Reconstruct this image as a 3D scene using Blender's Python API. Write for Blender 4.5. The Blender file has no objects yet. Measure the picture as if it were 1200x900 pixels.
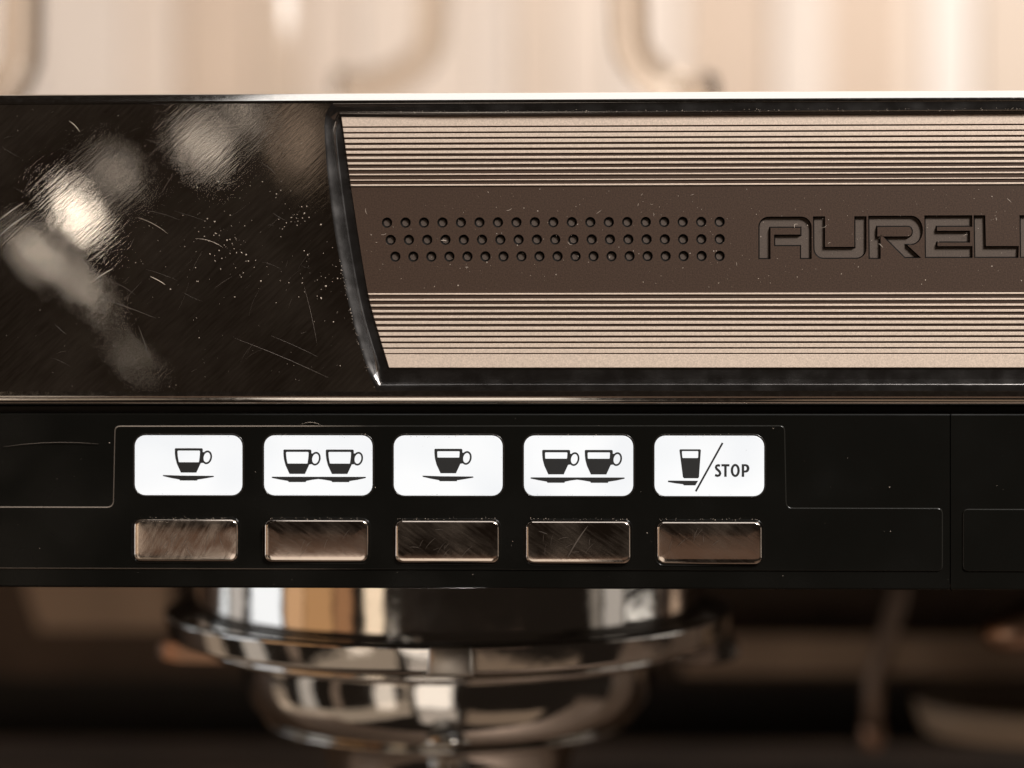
import bpy, math, random
from mathutils import Vector, Matrix
from mathutils.geometry import tessellate_polygon

random.seed(7)
scene = bpy.context.scene
COL = scene.collection

# ------------------------------------------------------------------ camera
S = 0.00014                      # metres per unit on the front of the machine
D = 2000 * S                     # camera distance
ZC = 0.40                        # height of the lens above the bench
YAW = math.radians(1.5)
CAM = Vector((D * math.sin(YAW), -D * math.cos(YAW), ZC))
cd = bpy.data.cameras.new('camera')
cam = bpy.data.objects.new('camera', cd)
COL.objects.link(cam)
cam.location = CAM
cam.rotation_euler = (math.radians(90), 0, YAW)
cd.sensor_width = 36
cd.lens = 60
cd.clip_start = 0.01
cd.clip_end = 50
cd.dof.use_dof = True
cd.dof.focus_distance = D
cd.dof.aperture_fstop = 4.8
cd.dof.aperture_blades = 9
scene.camera = cam

# ------------------------------------------------------------------ world and view
world = bpy.data.worlds.new('World')
scene.world = world
world.use_nodes = True
bg = world.node_tree.nodes['Background']
bg.inputs[0].default_value = (0.0115, 0.0084, 0.0063, 1)
bg.inputs[1].default_value = 1.0
vs = scene.view_settings
vs.view_transform = 'Standard'
vs.look = 'None'
vs.gamma = 1
vs.exposure = 0
vs.use_curve_mapping = False

# ------------------------------------------------------------------ placing helpers
def P(px, py, d=0.0):
    """point at depth d (units behind the front plane) seen at photo pixel px, py"""
    v = Vector(((px - 600) * S, D, (450 - py) * S))
    v = Matrix.Rotation(YAW, 3, 'Z') @ v
    t = (d * S - CAM.y) / v.y
    return CAM + v * t

def M(px, py, d=0.0, ref=526):
    return Vector((P(px, 450, d).x, d * S, P(ref, py, d).z))

# ------------------------------------------------------------------ lamps
def area(name, loc, target, w, h, rad, color=(1, 1, 1), roll=0.0, shape='RECTANGLE'):
    l = bpy.data.lights.new(name, 'AREA')
    l.shape = shape
    l.size = w
    l.size_y = h
    l.energy = 4 * w * h * rad
    l.color = color
    o = bpy.data.objects.new(name, l)
    COL.objects.link(o)
    o.location = loc
    q = (Vector(target) - Vector(loc)).to_track_quat('-Z', 'Y')
    o.rotation_euler = (q.to_matrix() @ Matrix.Rotation(roll, 3, 'Z')).to_euler()
    return o

FRONT = Vector((0, 0, ZC))
# key light, high on the right in front of the machine
area('key_lamp', (0.62, -0.62, ZC + 0.80), FRONT, 0.26, 0.26, 90, (1.0, 0.96, 0.925))
# daylight above and behind the machine
area('back_lamp', (0.42, 0.10, ZC + 0.58), (0.42, 0.24, ZC), 1.12, 0.75, 1.06, (1.0, 0.985, 0.975))
# added lamps acting as windows and warm bar surfaces, by bearing from the group
GC = Vector((-0.02, 0.07, ZC - 0.05))
def bearing(name, a0, a1, e0, e1, r, rad, color):
    am = math.radians((a0 + a1) / 2)
    em = (e0 + e1) / 2
    h = r * (math.tan(math.radians(e1)) - math.tan(math.radians(e0)))
    w = 2 * r * math.tan(math.radians((a1 - a0) / 2))
    z = GC.z + r * (math.tan(math.radians(e1)) + math.tan(math.radians(e0))) / 2
    loc = Vector((GC.x + r * math.sin(am), GC.y - r * math.cos(am), z))
    return area(name, loc, (GC.x, GC.y, z), w, h, rad, color)
bearing('window_lamp', -92, -73, -15, 12, 0.9, 0.95, (0.93, 0.96, 1.0))
bearing('window_lamp', -122, -110, -15, 8, 0.9, 0.85, (0.93, 0.97, 1.0))
bearing('window_lamp', -108, -97, -15, 8, 0.92, 0.42, (1.0, 0.92, 0.85))
bearing('wood_stand_in', -71, -61, -15, 10, 0.95, 0.50, (1.0, 0.58, 0.30))  # added orange light in place of wood mirrored in the group
bearing('wood_stand_in', -60.5, -47, -15, 10, 0.95, 0.38, (1.0, 0.53, 0.23))
bearing('wood_stand_in', -46, -38, -15, 10, 0.95, 0.26, (1.0, 0.48, 0.22))
bearing('cream_lamp', -32, -24, -14, 2, 1.0, 0.85, (1.0, 0.78, 0.56))
bearing('cream_lamp', -22, -18, -14, -7.2, 1.0, 0.30, (1.0, 0.88, 0.74))
bearing('window_lamp', 66, 71, -15, 8, 0.9, 0.16, (1.0, 0.86, 0.72))
bearing('window_lamp', 73, 84, -15, 8, 0.9, 0.34, (1.0, 0.90, 0.80))
bearing('window_lamp', 86, 104, -15, -6.8, 0.9, 1.0, (1.0, 0.93, 0.84))
bearing('window_lamp', 112, 120, -15, 2, 0.85, 0.40, (1.0, 0.90, 0.80))
bearing('window_lamp', 132, 152, -14, 4, 0.8, 0.30, (1.0, 0.82, 0.66))
bearing('counter_stand_in', -112, -17, -44, -29, 0.45, 0.22, (1.0, 0.78, 0.58))  # added glowing panels in place of a lit counter, for the chrome to reflect
bearing('counter_stand_in', -110, -96, -28, -17, 0.55, 0.22, (1.0, 0.76, 0.56))
bearing('counter_stand_in', -84, -74, -28, -16, 0.55, 0.34, (1.0, 0.88, 0.76))
bearing('counter_stand_in', -62, -57, -28, -18, 0.55, 0.12, (1.0, 0.70, 0.50))
bearing('counter_stand_in', -36, -25, -28, -15, 0.55, 0.62, (1.0, 0.86, 0.72))
bearing('counter_stand_in', 14, 58, -50, -31, 0.70, 0.14, (1.0, 0.70, 0.48))
bearing('counter_stand_in', -12, 9, -46, -28, 0.30, 0.34, (1.0, 0.84, 0.70))
bearing('bar_stand_in', -24, 34, -16.5, -9.6, 0.80, 0.095, (1.0, 0.62, 0.43))  # added dim brown light for the tilted keys to reflect
bearing('counter_stand_in', -13, 6, -27, -9.6, 0.30, 0.9, (1.0, 0.88, 0.76))

def mirror_lamp(px, py, w, h, roll, rad, L=0.32, color=(1.0, 0.92, 0.82)):  # added lamp, shaped and placed so its reflection streaks the steel
    p = P(px, py, 0)
    k = 1 + L / D
    v = p - CAM
    loc = Vector((CAM.x + v.x * k, CAM.y - L + D, CAM.z + v.z * k))
    loc.y = -L
    area('glint_lamp', loc, p, w * S * k, h * S * k, rad, color, roll, 'ELLIPSE')
mirror_lamp(90, 250, 12, 46, math.radians(-18), 6.0)
mirror_lamp(134, 204, 5, 50, math.radians(-46), 1.6)
mirror_lamp(44, 296, 7, 34, math.radians(12), 3.2)
mirror_lamp(100, 336, 4, 44, math.radians(33), 2.6)
mirror_lamp(238, 170, 9, 54, math.radians(-40), 2.0)
mirror_lamp(285, 132, 10, 40, math.radians(-30), 0.9)
mirror_lamp(350, 165, 34, 90, math.radians(-12), 0.16, color=(1.0, 0.78, 0.60))
mirror_lamp(155, 418, 5, 16, math.radians(8), 1.4)

# ------------------------------------------------------------------ materials
MATS = {}
def new_mat(name):
    m = bpy.data.materials.new(name)
    m.use_nodes = True
    MATS[name] = m
    return m, m.node_tree, m.node_tree.nodes['Principled BSDF']

def simple(name, col, rough=0.4, metal=0.0, noise=0.0, scale=4000, bump=0.0, spec=0.5, stretch=(1, 1, 1), rvar=0.0, bdist=0.00003):
    m, nt, b = new_mat(name)
    b.inputs['Base Color'].default_value = (*col, 1)
    b.inputs['Roughness'].default_value = rough
    b.inputs['Metallic'].default_value = metal
    b.inputs['Specular IOR Level'].default_value = spec
    if noise or bump or rvar:
        tc = nt.nodes.new('ShaderNodeTexCoord')
        mp = nt.nodes.new('ShaderNodeMapping')
        mp.inputs['Scale'].default_value = stretch
        nt.links.new(tc.outputs['Object'], mp.inputs['Vector'])
        n = nt.nodes.new('ShaderNodeTexNoise')
        n.inputs['Scale'].default_value = scale
        n.inputs['Detail'].default_value = 4 if scale > 200 else 2
        nt.links.new(mp.outputs[0], n.inputs['Vector'])
        if noise:
            r = nt.nodes.new('ShaderNodeMix')
            r.data_type = 'RGBA'
            r.inputs[6].default_value = (*[c * (1 - noise) for c in col], 1)
            r.inputs[7].default_value = (*[min(1, c * (1 + noise)) for c in col], 1)
            rm = nt.nodes.new('ShaderNodeMapRange')
            rm.inputs[1].default_value = 0.3
            rm.inputs[2].default_value = 0.7
            nt.links.new(n.outputs['Fac'], rm.inputs[0])
            nt.links.new(rm.outputs[0], r.inputs[0])
            nt.links.new(r.outputs[2], b.inputs['Base Color'])
        if rvar:
            rm2 = nt.nodes.new('ShaderNodeMapRange')
            rm2.inputs[1].default_value = 0.35
            rm2.inputs[2].default_value = 0.7
            rm2.inputs[3].default_value = max(0.02, rough - rvar)
            rm2.inputs[4].default_value = rough + rvar
            nt.links.new(n.outputs['Fac'], rm2.inputs[0])
            nt.links.new(rm2.outputs[0], b.inputs['Roughness'])
        if bump:
            bp = nt.nodes.new('ShaderNodeBump')
            bp.inputs['Strength'].default_value = bump
            bp.inputs['Distance'].default_value = bdist
            nt.links.new(n.outputs['Fac'], bp.inputs['Height'])
            nt.links.new(bp.outputs[0], b.inputs['Normal'])
    return m

def smeared_steel(name, col, r0, r1, bump, angle=-0.75, haze=0.05, hscale=60, wave=0.0):
    """polished steel with wiped-on grease smears and hairline scratches"""
    m, nt, b = new_mat(name)
    N, L = nt.nodes, nt.links
    b.inputs['Base Color'].default_value = (*col, 1)
    b.inputs['Metallic'].default_value = 1
    tc = N.new('ShaderNodeTexCoord')
    mp = N.new('ShaderNodeMapping')
    mp.vector_type = 'TEXTURE'
    mp.inputs['Rotation'].default_value = (0, angle, 0)
    mp.inputs['Scale'].default_value = (1, 1, 1 / 11)
    L.new(tc.outputs['Object'], mp.inputs['Vector'])
    streak = N.new('ShaderNodeTexNoise')
    streak.inputs['Scale'].default_value = 190
    streak.inputs['Detail'].default_value = 7
    streak.inputs['Roughness'].default_value = 0.65
    L.new(mp.outputs[0], streak.inputs['Vector'])
    blot = N.new('ShaderNodeTexNoise')
    blot.inputs['Scale'].default_value = hscale
    blot.inputs['Detail'].default_value = 3
    L.new(tc.outputs['Object'], blot.inputs['Vector'])
    rm = N.new('ShaderNodeMapRange')
    rm.inputs[1].default_value = 0.36
    rm.inputs[2].default_value = 0.68
    rm.inputs[3].default_value = r0
    rm.inputs[4].default_value = r1
    mul = N.new('ShaderNodeMath')
    mul.operation = 'MULTIPLY_ADD'
    mul.inputs[1].default_value = 0.45
    L.new(streak.outputs['Fac'], mul.inputs[0])
    sc = N.new('ShaderNodeMath')
    sc.operation = 'MULTIPLY'
    sc.inputs[1].default_value = 0.55
    L.new(blot.outputs['Fac'], sc.inputs[0])
    L.new(sc.outputs[0], mul.inputs[2])
    L.new(mul.outputs[0], rm.inputs[0])
    L.new(rm.outputs[0], b.inputs['Roughness'])
    bp = N.new('ShaderNodeBump')
    bp.inputs['Strength'].default_value = bump
    bp.inputs['Distance'].default_value = 0.00002
    L.new(streak.outputs['Fac'], bp.inputs['Height'])
    if wave:
        wn = N.new('ShaderNodeTexNoise')
        wn.inputs['Scale'].default_value = 95
        wn.inputs['Detail'].default_value = 2
        L.new(tc.outputs['Object'], wn.inputs['Vector'])
        bp2 = N.new('ShaderNodeBump')
        bp2.inputs['Strength'].default_value = wave
        bp2.inputs['Distance'].default_value = 0.00012
        L.new(wn.outputs['Fac'], bp2.inputs['Height'])
        L.new(bp2.outputs[0], bp.inputs['Normal'])
    L.new(bp.outputs[0], b.inputs['Normal'])
    # thin film of grease: a diffuse haze where it was wiped
    df = N.new('ShaderNodeBsdfDiffuse')
    df.inputs['Color'].default_value = (0.45, 0.36, 0.28, 1)
    mx = N.new('ShaderNodeMixShader')
    hz = N.new('ShaderNodeMapRange')
    hz.inputs[1].default_value = 0.42
    hz.inputs[2].default_value = 0.72
    hz.inputs[3].default_value = 0.0
    hz.inputs[4].default_value = haze
    L.new(mul.outputs[0], hz.inputs[0])
    L.new(hz.outputs[0], mx.inputs[0])
    L.new(b.outputs[0], mx.inputs[1])
    L.new(df.outputs[0], mx.inputs[2])
    L.new(mx.outputs[0], N['Material Output'].inputs['Surface'])
    return m

CHROME = smeared_steel('smeared_mirror_steel', (0.82, 0.735, 0.65), 0.010, 0.045, 0.38, haze=0.032, wave=0.28)
POLISH = simple('polished_chrome', (0.82, 0.79, 0.75), 0.07, 1.0, rvar=0.03, scale=130, bump=0.55, bdist=0.00012)
RIMSTEEL = simple('worn_chrome_edge', (0.78, 0.74, 0.69), 0.12, 1.0, rvar=0.03, scale=900)
KEYSTEEL = smeared_steel('smudged_key_steel', (0.64, 0.55, 0.48), 0.05, 0.17, 0.22, angle=0.6, haze=0.08, hscale=160)
KEYDIRTY = smeared_steel('wiped_key_steel', (0.72, 0.62, 0.54), 0.06, 0.26, 0.42, angle=2.1, haze=0.20, hscale=330)
BROWN = simple('brown_anodised_metal', (0.057, 0.0345, 0.0235), 0.5, 0.1, noise=0.30, scale=4200, bump=0.25, spec=0.25)
POCKET = simple('milled_pocket_metal', (0.094, 0.070, 0.055), 0.5, 0.2, noise=0.2, scale=4200, bump=0.2)
BLACKLINE = simple('pocket_wall_shade', (0.003, 0.0025, 0.002), 0.6, spec=0.1)  # pocket walls: their shade is put into the colour
LIGHTALU = simple('blasted_aluminium', (0.67, 0.54, 0.435), 0.5, 0.2, noise=0.16, scale=4600, bump=0.35)
BLACK = simple('black_gloss_plastic', (0.0050, 0.0047, 0.0038), 0.21, scale=70, rvar=0.09, spec=0.27)
def edge_with_light():  # lighter colour towards the left stands in for light caught by the edge
    m, nt, b = new_mat('panel_edge_painted_light')
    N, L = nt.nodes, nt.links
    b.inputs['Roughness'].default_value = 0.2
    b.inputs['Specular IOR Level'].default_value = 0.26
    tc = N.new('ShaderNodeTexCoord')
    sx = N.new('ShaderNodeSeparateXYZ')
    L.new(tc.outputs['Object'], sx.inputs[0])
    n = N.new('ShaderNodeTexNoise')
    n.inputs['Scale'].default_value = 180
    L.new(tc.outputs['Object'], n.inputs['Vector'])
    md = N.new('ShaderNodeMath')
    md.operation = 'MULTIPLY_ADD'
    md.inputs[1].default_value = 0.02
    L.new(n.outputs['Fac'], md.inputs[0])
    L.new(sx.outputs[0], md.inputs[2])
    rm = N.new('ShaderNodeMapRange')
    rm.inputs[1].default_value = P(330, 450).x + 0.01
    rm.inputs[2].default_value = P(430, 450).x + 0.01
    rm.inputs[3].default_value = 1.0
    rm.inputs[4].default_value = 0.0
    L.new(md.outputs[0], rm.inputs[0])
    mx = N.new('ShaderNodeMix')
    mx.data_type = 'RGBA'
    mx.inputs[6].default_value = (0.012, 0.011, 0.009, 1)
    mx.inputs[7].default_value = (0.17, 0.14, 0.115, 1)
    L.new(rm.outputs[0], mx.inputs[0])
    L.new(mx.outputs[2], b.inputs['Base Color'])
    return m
EDGE = edge_with_light()
RIMPLASTIC = simple('window_rim_plastic', (0.014, 0.012, 0.010), 0.2, spec=0.35)
DARK = simple('dark_casing', (0.012, 0.010, 0.008), 0.5)
INK = simple('black_ink', (0.010, 0.010, 0.010), 0.6)
DUST = simple('dust_flakes', (0.46, 0.38, 0.31), 0.8)
GRIME = simple('coffee_grime', (0.055, 0.040, 0.030), 0.8)
SCRATCH = simple('bare_scratch', (0.10, 0.08, 0.065), 0.5)
HANDLEM = simple('black_bakelite', (0.010, 0.009, 0.008), 0.25)
SPLASH = simple('brushed_backsplash', (0.17, 0.125, 0.095), 0.36, 0.85, noise=0.2, scale=60, stretch=(0.3, 1, 8), rvar=0.1)
TRAY = simple('dull_brown_steel', (0.10, 0.068, 0.048), 0.5, 0.5, noise=0.3, scale=40)
PALE = simple('pale_stoneware', (0.55, 0.43, 0.32), 0.45, noise=0.1, scale=60)
BEVEL = simple('worn_bevel', (0.42, 0.40, 0.385), 0.20, 1.0, rvar=0.03, scale=300)
SATIN = simple('satin_steel', (0.62, 0.57, 0.51), 0.42, 0.9, noise=0.08, scale=400)
WAND = simple('dim_wand_steel', (0.36, 0.26, 0.20), 0.4, 0.4, noise=0.1, scale=80)
TAN = simple('tan_steel', (0.55, 0.40, 0.29), 0.5, 0.3, noise=0.15, scale=40)
COPPER = simple('warm_copper', (0.44, 0.28, 0.20), 0.34, 1.0, noise=0.1, scale=200)

def lit_window():
    m, nt, b = new_mat('backlit_white_window')
    N, L = nt.nodes, nt.links
    b.inputs['Base Color'].default_value = (0.06, 0.06, 0.06, 1)
    b.inputs['Roughness'].default_value = 0.35
    tc = N.new('ShaderNodeTexCoord')
    n = N.new('ShaderNodeTexNoise')
    n.inputs['Scale'].default_value = 75
    n.inputs['Detail'].default_value = 1
    L.new(tc.outputs['Object'], n.inputs['Vector'])
    mx = N.new('ShaderNodeMix')
    mx.data_type = 'RGBA'
    mx.inputs[6].default_value = (0.86, 0.873, 0.89, 1)
    mx.inputs[7].default_value = (0.945, 0.948, 0.95, 1)
    rm = N.new('ShaderNodeMapRange')
    rm.inputs[1].default_value = 0.35
    rm.inputs[2].default_value = 0.62
    L.new(n.outputs['Fac'], rm.inputs[0])
    L.new(rm.outputs[0], mx.inputs[0])
    L.new(mx.outputs[2], b.inputs['Emission Color'])
    b.inputs['Emission Strength'].default_value = 0.98
    return m
WINDOW = lit_window()

def glass(name, col, rough=0.03):
    m, nt, b = new_mat(name)
    b.inputs['Base Color'].default_value = (*col, 1)
    b.inputs['Roughness'].default_value = rough
    b.inputs['Transmission Weight'].default_value = 1.0
    b.inputs['IOR'].default_value = 1.47
    return m
def thin_glass():
    m, nt, b = new_mat('thin_clear_glass')
    N, L = nt.nodes, nt.links
    tr = N.new('ShaderNodeBsdfTransparent')
    tr.inputs[0].default_value = (0.985, 0.975, 0.965, 1)
    gl_ = N.new('ShaderNodeBsdfGlossy')
    gl_.inputs['Roughness'].default_value = 0.16
    mx = N.new('ShaderNodeMixShader')
    mx.inputs[0].default_value = 0.012
    L.new(tr.outputs[0], mx.inputs[1])
    L.new(gl_.outputs[0], mx.inputs[2])
    L.new(mx.outputs[0], N['Material Output'].inputs['Surface'])
    return m
GLASS = thin_glass()
GLASSH = glass('thick_glass', (0.84, 0.77, 0.69))

# ------------------------------------------------------------------ mesh helpers
def obj(name, verts, faces, mat, parent=None, smooth=False):
    me = bpy.data.meshes.new(name)
    me.from_pydata([tuple(v) for v in verts], [], faces)
    me.update()
    if smooth:
        for p in me.polygons:
            p.use_smooth = True
    me.materials.append(mat)
    o = bpy.data.objects.new(name, me)
    COL.objects.link(o)
    if parent:
        o.parent = parent
    return o

class MB:
    def __init__(self):
        self.v, self.f = [], []
    def add(self, verts, faces):
        k = len(self.v)
        self.v += [Vector(p) for p in verts]
        self.f += [tuple(i + k for i in f) for f in faces]
    def build(self, name, mat, parent=None, smooth=False):
        return obj(name, self.v, self.f, mat, parent, smooth)

def empty(name, loc, label=None, cat=None, group=None):
    o = bpy.data.objects.new(name, None)
    COL.objects.link(o)
    o.location = loc
    o.empty_display_size = 0.01
    if label:
        o['label'] = label
    if cat:
        o['category'] = cat
    if group:
        o['group'] = group
    return o

def tag(o, label=None, cat=None, kind=None, group=None):
    if label: o['label'] = label
    if cat: o['category'] = cat
    if kind: o['kind'] = kind
    if group: o['group'] = group
    return o

def fill(loops):
    """triangulate loops (outer + holes) of 2D points -> (points, triangles)"""
    tris = tessellate_polygon([[Vector((x, y, 0)) for x, y in lp] for lp in loops])
    pts = [p for lp in loops for p in lp]
    out = []
    for a, b, c in tris:
        (ax, ay), (bx, by), (cx, cy) = pts[a], pts[b], pts[c]
        ar = (bx - ax) * (cy - ay) - (by - ay) * (cx - ax)
        if abs(ar) < 1e-9:
            continue
        # y points down in photo units: keep faces turned to the camera
        out.append((a, b, c) if ar < 0 else (a, c, b))
    return pts, out

def sheet(mb, loops, d, ref=526, wall=None):
    """flat filled shape at depth d; wall = depth the rims run back to"""
    pts, tris = fill(loops)
    mb.add([M(x, y, d, ref) for x, y in pts], tris)
    if wall is not None:
        for lp in loops:
            n = len(lp)
            vs_ = [M(x, y, d, ref) for x, y in lp] + [M(x, y, wall, ref) for x, y in lp]
            mb.add(vs_, [(i, (i + 1) % n, n + (i + 1) % n, n + i) for i in range(n)])

def rr(x0, y0, x1, y1, r, n=6):
    pts = []
    for cx, cy, a0 in ((x1 - r, y0 + r, -90), (x1 - r, y1 - r, 0), (x0 + r, y1 - r, 90), (x0 + r, y0 + r, 180)):
        for i in range(n + 1):
            a = math.radians(a0 + 90 * i / n)
            pts.append((cx + r * math.cos(a), cy + r * math.sin(a)))
    return pts

def loft(mb, rings, close=True):
    """rings of equal length 3D point lists"""
    n = len(rings[0])
    vs_ = [p for r in rings for p in r]
    fs = []
    for k in range(len(rings) - 1):
        for i in range(n if close else n - 1):
            j = (i + 1) % n
            fs.append((k * n + i, k * n + j, (k + 1) * n + j, (k + 1) * n + i))
    mb.add(vs_, fs)

def round_corners(pts, r, n=5):
    out = []
    m = len(pts)
    for i in range(m):
        p = Vector(pts[i]); a = Vector(pts[i - 1]); b = Vector(pts[(i + 1) % m])
        u = (a - p).normalized(); v = (b - p).normalized()
        rad = min(r, (a - p).length * 0.45, (b - p).length * 0.45)
        p0, p1 = p + u * rad, p + v * rad
        for k in range(n + 1):
            t = k / n
            q = p0 * (1 - t) ** 2 + p * 2 * t * (1 - t) + p1 * t * t
            out.append((q.x, q.y))
    return out

def offset(pts, d):
    """move a closed loop inward (d > 0) along mitred normals"""
    n = len(pts)
    ar = sum(pts[i][0] * pts[(i + 1) % n][1] - pts[(i + 1) % n][0] * pts[i][1] for i in range(n))
    s = 1 if ar > 0 else -1
    out = []
    for i in range(n):
        p = Vector(pts[i]); a = Vector(pts[i - 1]); b = Vector(pts[(i + 1) % n])
        e0 = (p - a).normalized(); e1 = (b - p).normalized()
        n0 = Vector((-e0.y, e0.x)) * s; n1 = Vector((-e1.y, e1.x)) * s
        m = n0 + n1
        if m.length < 1e-6:
            m = n0
        m.normalize()
        k = d / max(0.35, m.dot(n0))
        out.append((p.x + m.x * k, p.y + m.y * k))
    return out

def ribbon(path, w):
    """closed outline of a stroked polyline"""
    L_, R_ = [], []
    n = len(path)
    for i, p in enumerate(path):
        p = Vector(p)
        a = Vector(path[max(0, i - 1)]); b = Vector(path[min(n - 1, i + 1)])
        t = (b - a).normalized()
        nn = Vector((-t.y, t.x)) * (w / 2)
        L_.append(((p + nn).x, (p + nn).y)); R_.append(((p - nn).x, (p - nn).y))
    return L_ + R_[::-1]

def tube(mb, path, rad, n=16, cap=True):
    rings = []
    pts = [Vector(p) for p in path]
    m = len(pts)
    up = Vector((0.13, 0.9, 0.41)).normalized()
    for i, p in enumerate(pts):
        t = (pts[min(m - 1, i + 1)] - pts[max(0, i - 1)]).normalized()
        u = up - t * up.dot(t)
        u.normalize()
        v = t.cross(u)
        r = rad[i] if isinstance(rad, (list, tuple)) else rad
        rings.append([p + (u * math.cos(2 * math.pi * k / n) + v * math.sin(2 * math.pi * k / n)) * r for k in range(n)])
    loft(mb, rings)
    if cap:
        k = len(mb.v)
        mb.f.append(tuple(range(k - n, k)))
        mb.f.append(tuple(reversed(range(k - n * m, k - n * m + n))))

def interp(tab, t):
    for (a, va), (b, vb) in zip(tab, tab[1:]):
        if t <= b:
            return va + (vb - va) * max(0, (t - a)) / (b - a)
    return tab[-1][1]

def smooth_interp(tab, t):
    # Catmull-Rom through the table
    xs = [a for a, _ in tab]
    if t <= xs[0]:
        return tab[0][1] + (tab[1][1] - tab[0][1]) * (t - xs[0]) / (xs[1] - xs[0])
    for i in range(len(tab) - 1):
        if t <= xs[i + 1] or i == len(tab) - 2:
            p1, p2 = tab[i], tab[i + 1]
            m1 = (p2[1] - tab[max(0, i - 1)][1]) / (p2[0] - tab[max(0, i - 1)][0])
            q = tab[min(len(tab) - 1, i + 2)]
            m2 = (q[1] - p1[1]) / (q[0] - p1[0])
            h = p2[0] - p1[0]
            u = (t - p1[0]) / h
            return ((2 * u**3 - 3 * u**2 + 1) * p1[1] + (u**3 - 2 * u**2 + u) * h * m1
                    + (-2 * u**3 + 3 * u**2) * p2[1] + (u**3 - u**2) * h * m2)

# ------------------------------------------------------------------ background wall
WD = 3600
wall = empty('wall', P(600, 450, WD), None, None)
wall['kind'] = 'structure'
def lc(r, g, b):
    f = lambda c: ((c / 255 + 0.055) / 1.055) ** 2.4 if c > 10 else c / 255 / 12.92
    return (f(r), f(g), f(b))
slat_mats = [simple('cream_panel_%d' % i, lc(*c), 0.55, noise=0.04, scale=12) for i, c in enumerate(
    [(222, 205, 190), (212, 190, 170), (230, 216, 204), (206, 185, 165), (218, 199, 182)])]
edges = [(-700, 0), (-60, 2), (45, 0), (150, 4), (215, 1), (300, 3), (355, 0), (420, 4), (560, 0), (600, 1), (655, 4),
         (720, 0), (800, 1), (905, 2), (972, 1), (1085, 2), (1142, 3), (1260, 0), (1400, 1), (1900, 0)]
def boxpts(a, b):
    x0, y0, z0 = a; x1, y1, z1 = b
    v = [(x0, y0, z0), (x1, y0, z0), (x1, y1, z0), (x0, y1, z0), (x0, y0, z1), (x1, y0, z1), (x1, y1, z1), (x0, y1, z1)]
    f = [(0, 1, 5, 4), (1, 2, 6, 5), (2, 3, 7, 6), (3, 0, 4, 7), (4, 5, 6, 7), (3, 2, 1, 0)]
    return v, f
for (x0, c), (x1, _) in zip(edges, edges[1:]):
    a = P(x0, 450, WD); b = P(x1, 450, WD)
    mb = MB()
    dd = random.uniform(0, 0.006)
    mb.add(*boxpts((a.x + 0.0006, a.y - dd, 0.05), (b.x - 0.0006, a.y + 0.02, 1.3)))
    o = mb.build('panel', slat_mats[c], None)
    o.parent = wall
    o.matrix_parent_inverse = Matrix.Translation(-Vector(wall.location))

# ------------------------------------------------------------------ espresso machine
machine = empty('espresso_machine', (0, 0, 0), 'espresso machine front with steel body, ridged name plate and lit buttons', 'espresso machine')
XL, XR = -420, 2100

# recess outline: samples run bottom-left -> up -> top -> right -> bottom
outer_left = [(118, 380.5), (130, 379.5), (190, 382.5), (270, 392), (340, 405), (390, 417), (425, 428), (458, 440)]
inner_left = [(137, 400), (220, 411.5), (345, 431.5), (390, 443.5), (431, 456)]
NL = 26
def recess_loops():
    o_, i_ = [], []
    for k in range(NL + 1):
        t = k / NL
        yo = 458 - t * (458 - 120)
        yi = 431 - t * (431 - 137)
        xo = smooth_interp(outer_left, yo)
        xi = smooth_interp(inner_left, yi)
        if t > 0.93:                       # small rounded top corner
            xo += ((t - 0.93) / 0.07) ** 2 * 9
            xi += ((t - 0.93) / 0.07) ** 2 * 0.5
        if t < 0.06:
            xo += ((0.06 - t) / 0.06) ** 2 * 1.5
        o_.append((xo, yo)); i_.append((xi, yi))
    for k in range(1, 13):
        t = k / 12
        o_.append((o_[NL][0] + t * (1900 - o_[NL][0]), 120))
        i_.append((i_[NL][0] + t * (1880 - i_[NL][0]), 137))
    for k in range(1, 5):
        t = k / 4
        o_.append((1900, 120 + t * 338)); i_.append((1880, 137 + t * 294))
    for k in range(1, 12):
        t = k / 12
        o_.append((1900 + t * (o_[0][0] - 1900), 458)); i_.append((1880 + t * (i_[0][0] - 1880), 431))
    return o_, i_
RO, RI = recess_loops()
UP = 400
PLATE_D = 8.5

# polished face with the recess cut out
mb = MB()
sheet(mb, [[(XL, 121), (XR, 121), (XR, 459), (XL, 459)][::1], RO], 0, UP)
# keep the face edges just outside the recess
face = mb.build('front_panel', CHROME, machine)
tag(face, 'smeared and scratched mirror steel front face')

# rounded edge into the recess, then the flank down to the plate
mb = MB()
rings = []
P_LEFT = [(0, 0), (0.05, 0.25), (0.14, 1.2), (0.28, 3.3), (0.42, 5.8), (0.52, 8.0), (0.56, 9.0), (0.62, 9.4), (1, 9.6)]
P_TOP = [(0, 0), (0.04, 0.5), (0.10, 1.1), (0.30, 1.3), (0.70, 1.5), (0.76, 2.0), (0.80, 4.5), (0.83, 9.0), (1, 9.6)]
P_BOT = [(0, 0), (0.20, 0.08), (0.27, 0.2), (0.29, 0.5), (0.292, 3.0), (0.294, 6.0), (0.30, 9.0), (0.50, 9.4), (1, 9.6)]
def profile_at(i, q):
    n = len(RO)
    def mix(a, b, t): return (a[q][0] * (1 - t) + b[q][0] * t, a[q][1] * (1 - t) + b[q][1] * t)
    if i <= 1: return mix(P_BOT, P_LEFT, (i + 0.6) / 2)
    if i < NL - 1: return P_LEFT[q]
    if i <= NL: return mix(P_LEFT, P_TOP, (i - NL + 2) / 2.6)
    if i <= NL + 12: return P_TOP[q]
    if i < NL + 16: return P_LEFT[q]
    return P_BOT[q]
for q in range(len(P_LEFT)):
    ring = []
    for i, (a, b) in enumerate(zip(RO, RI)):
        u, dd = profile_at(i, q)
        ring.append(M(a[0] + (b[0] - a[0]) * u, a[1] + (b[1] - a[1]) * u, dd, UP))
    rings.append(ring)
loft(mb, rings)
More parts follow.
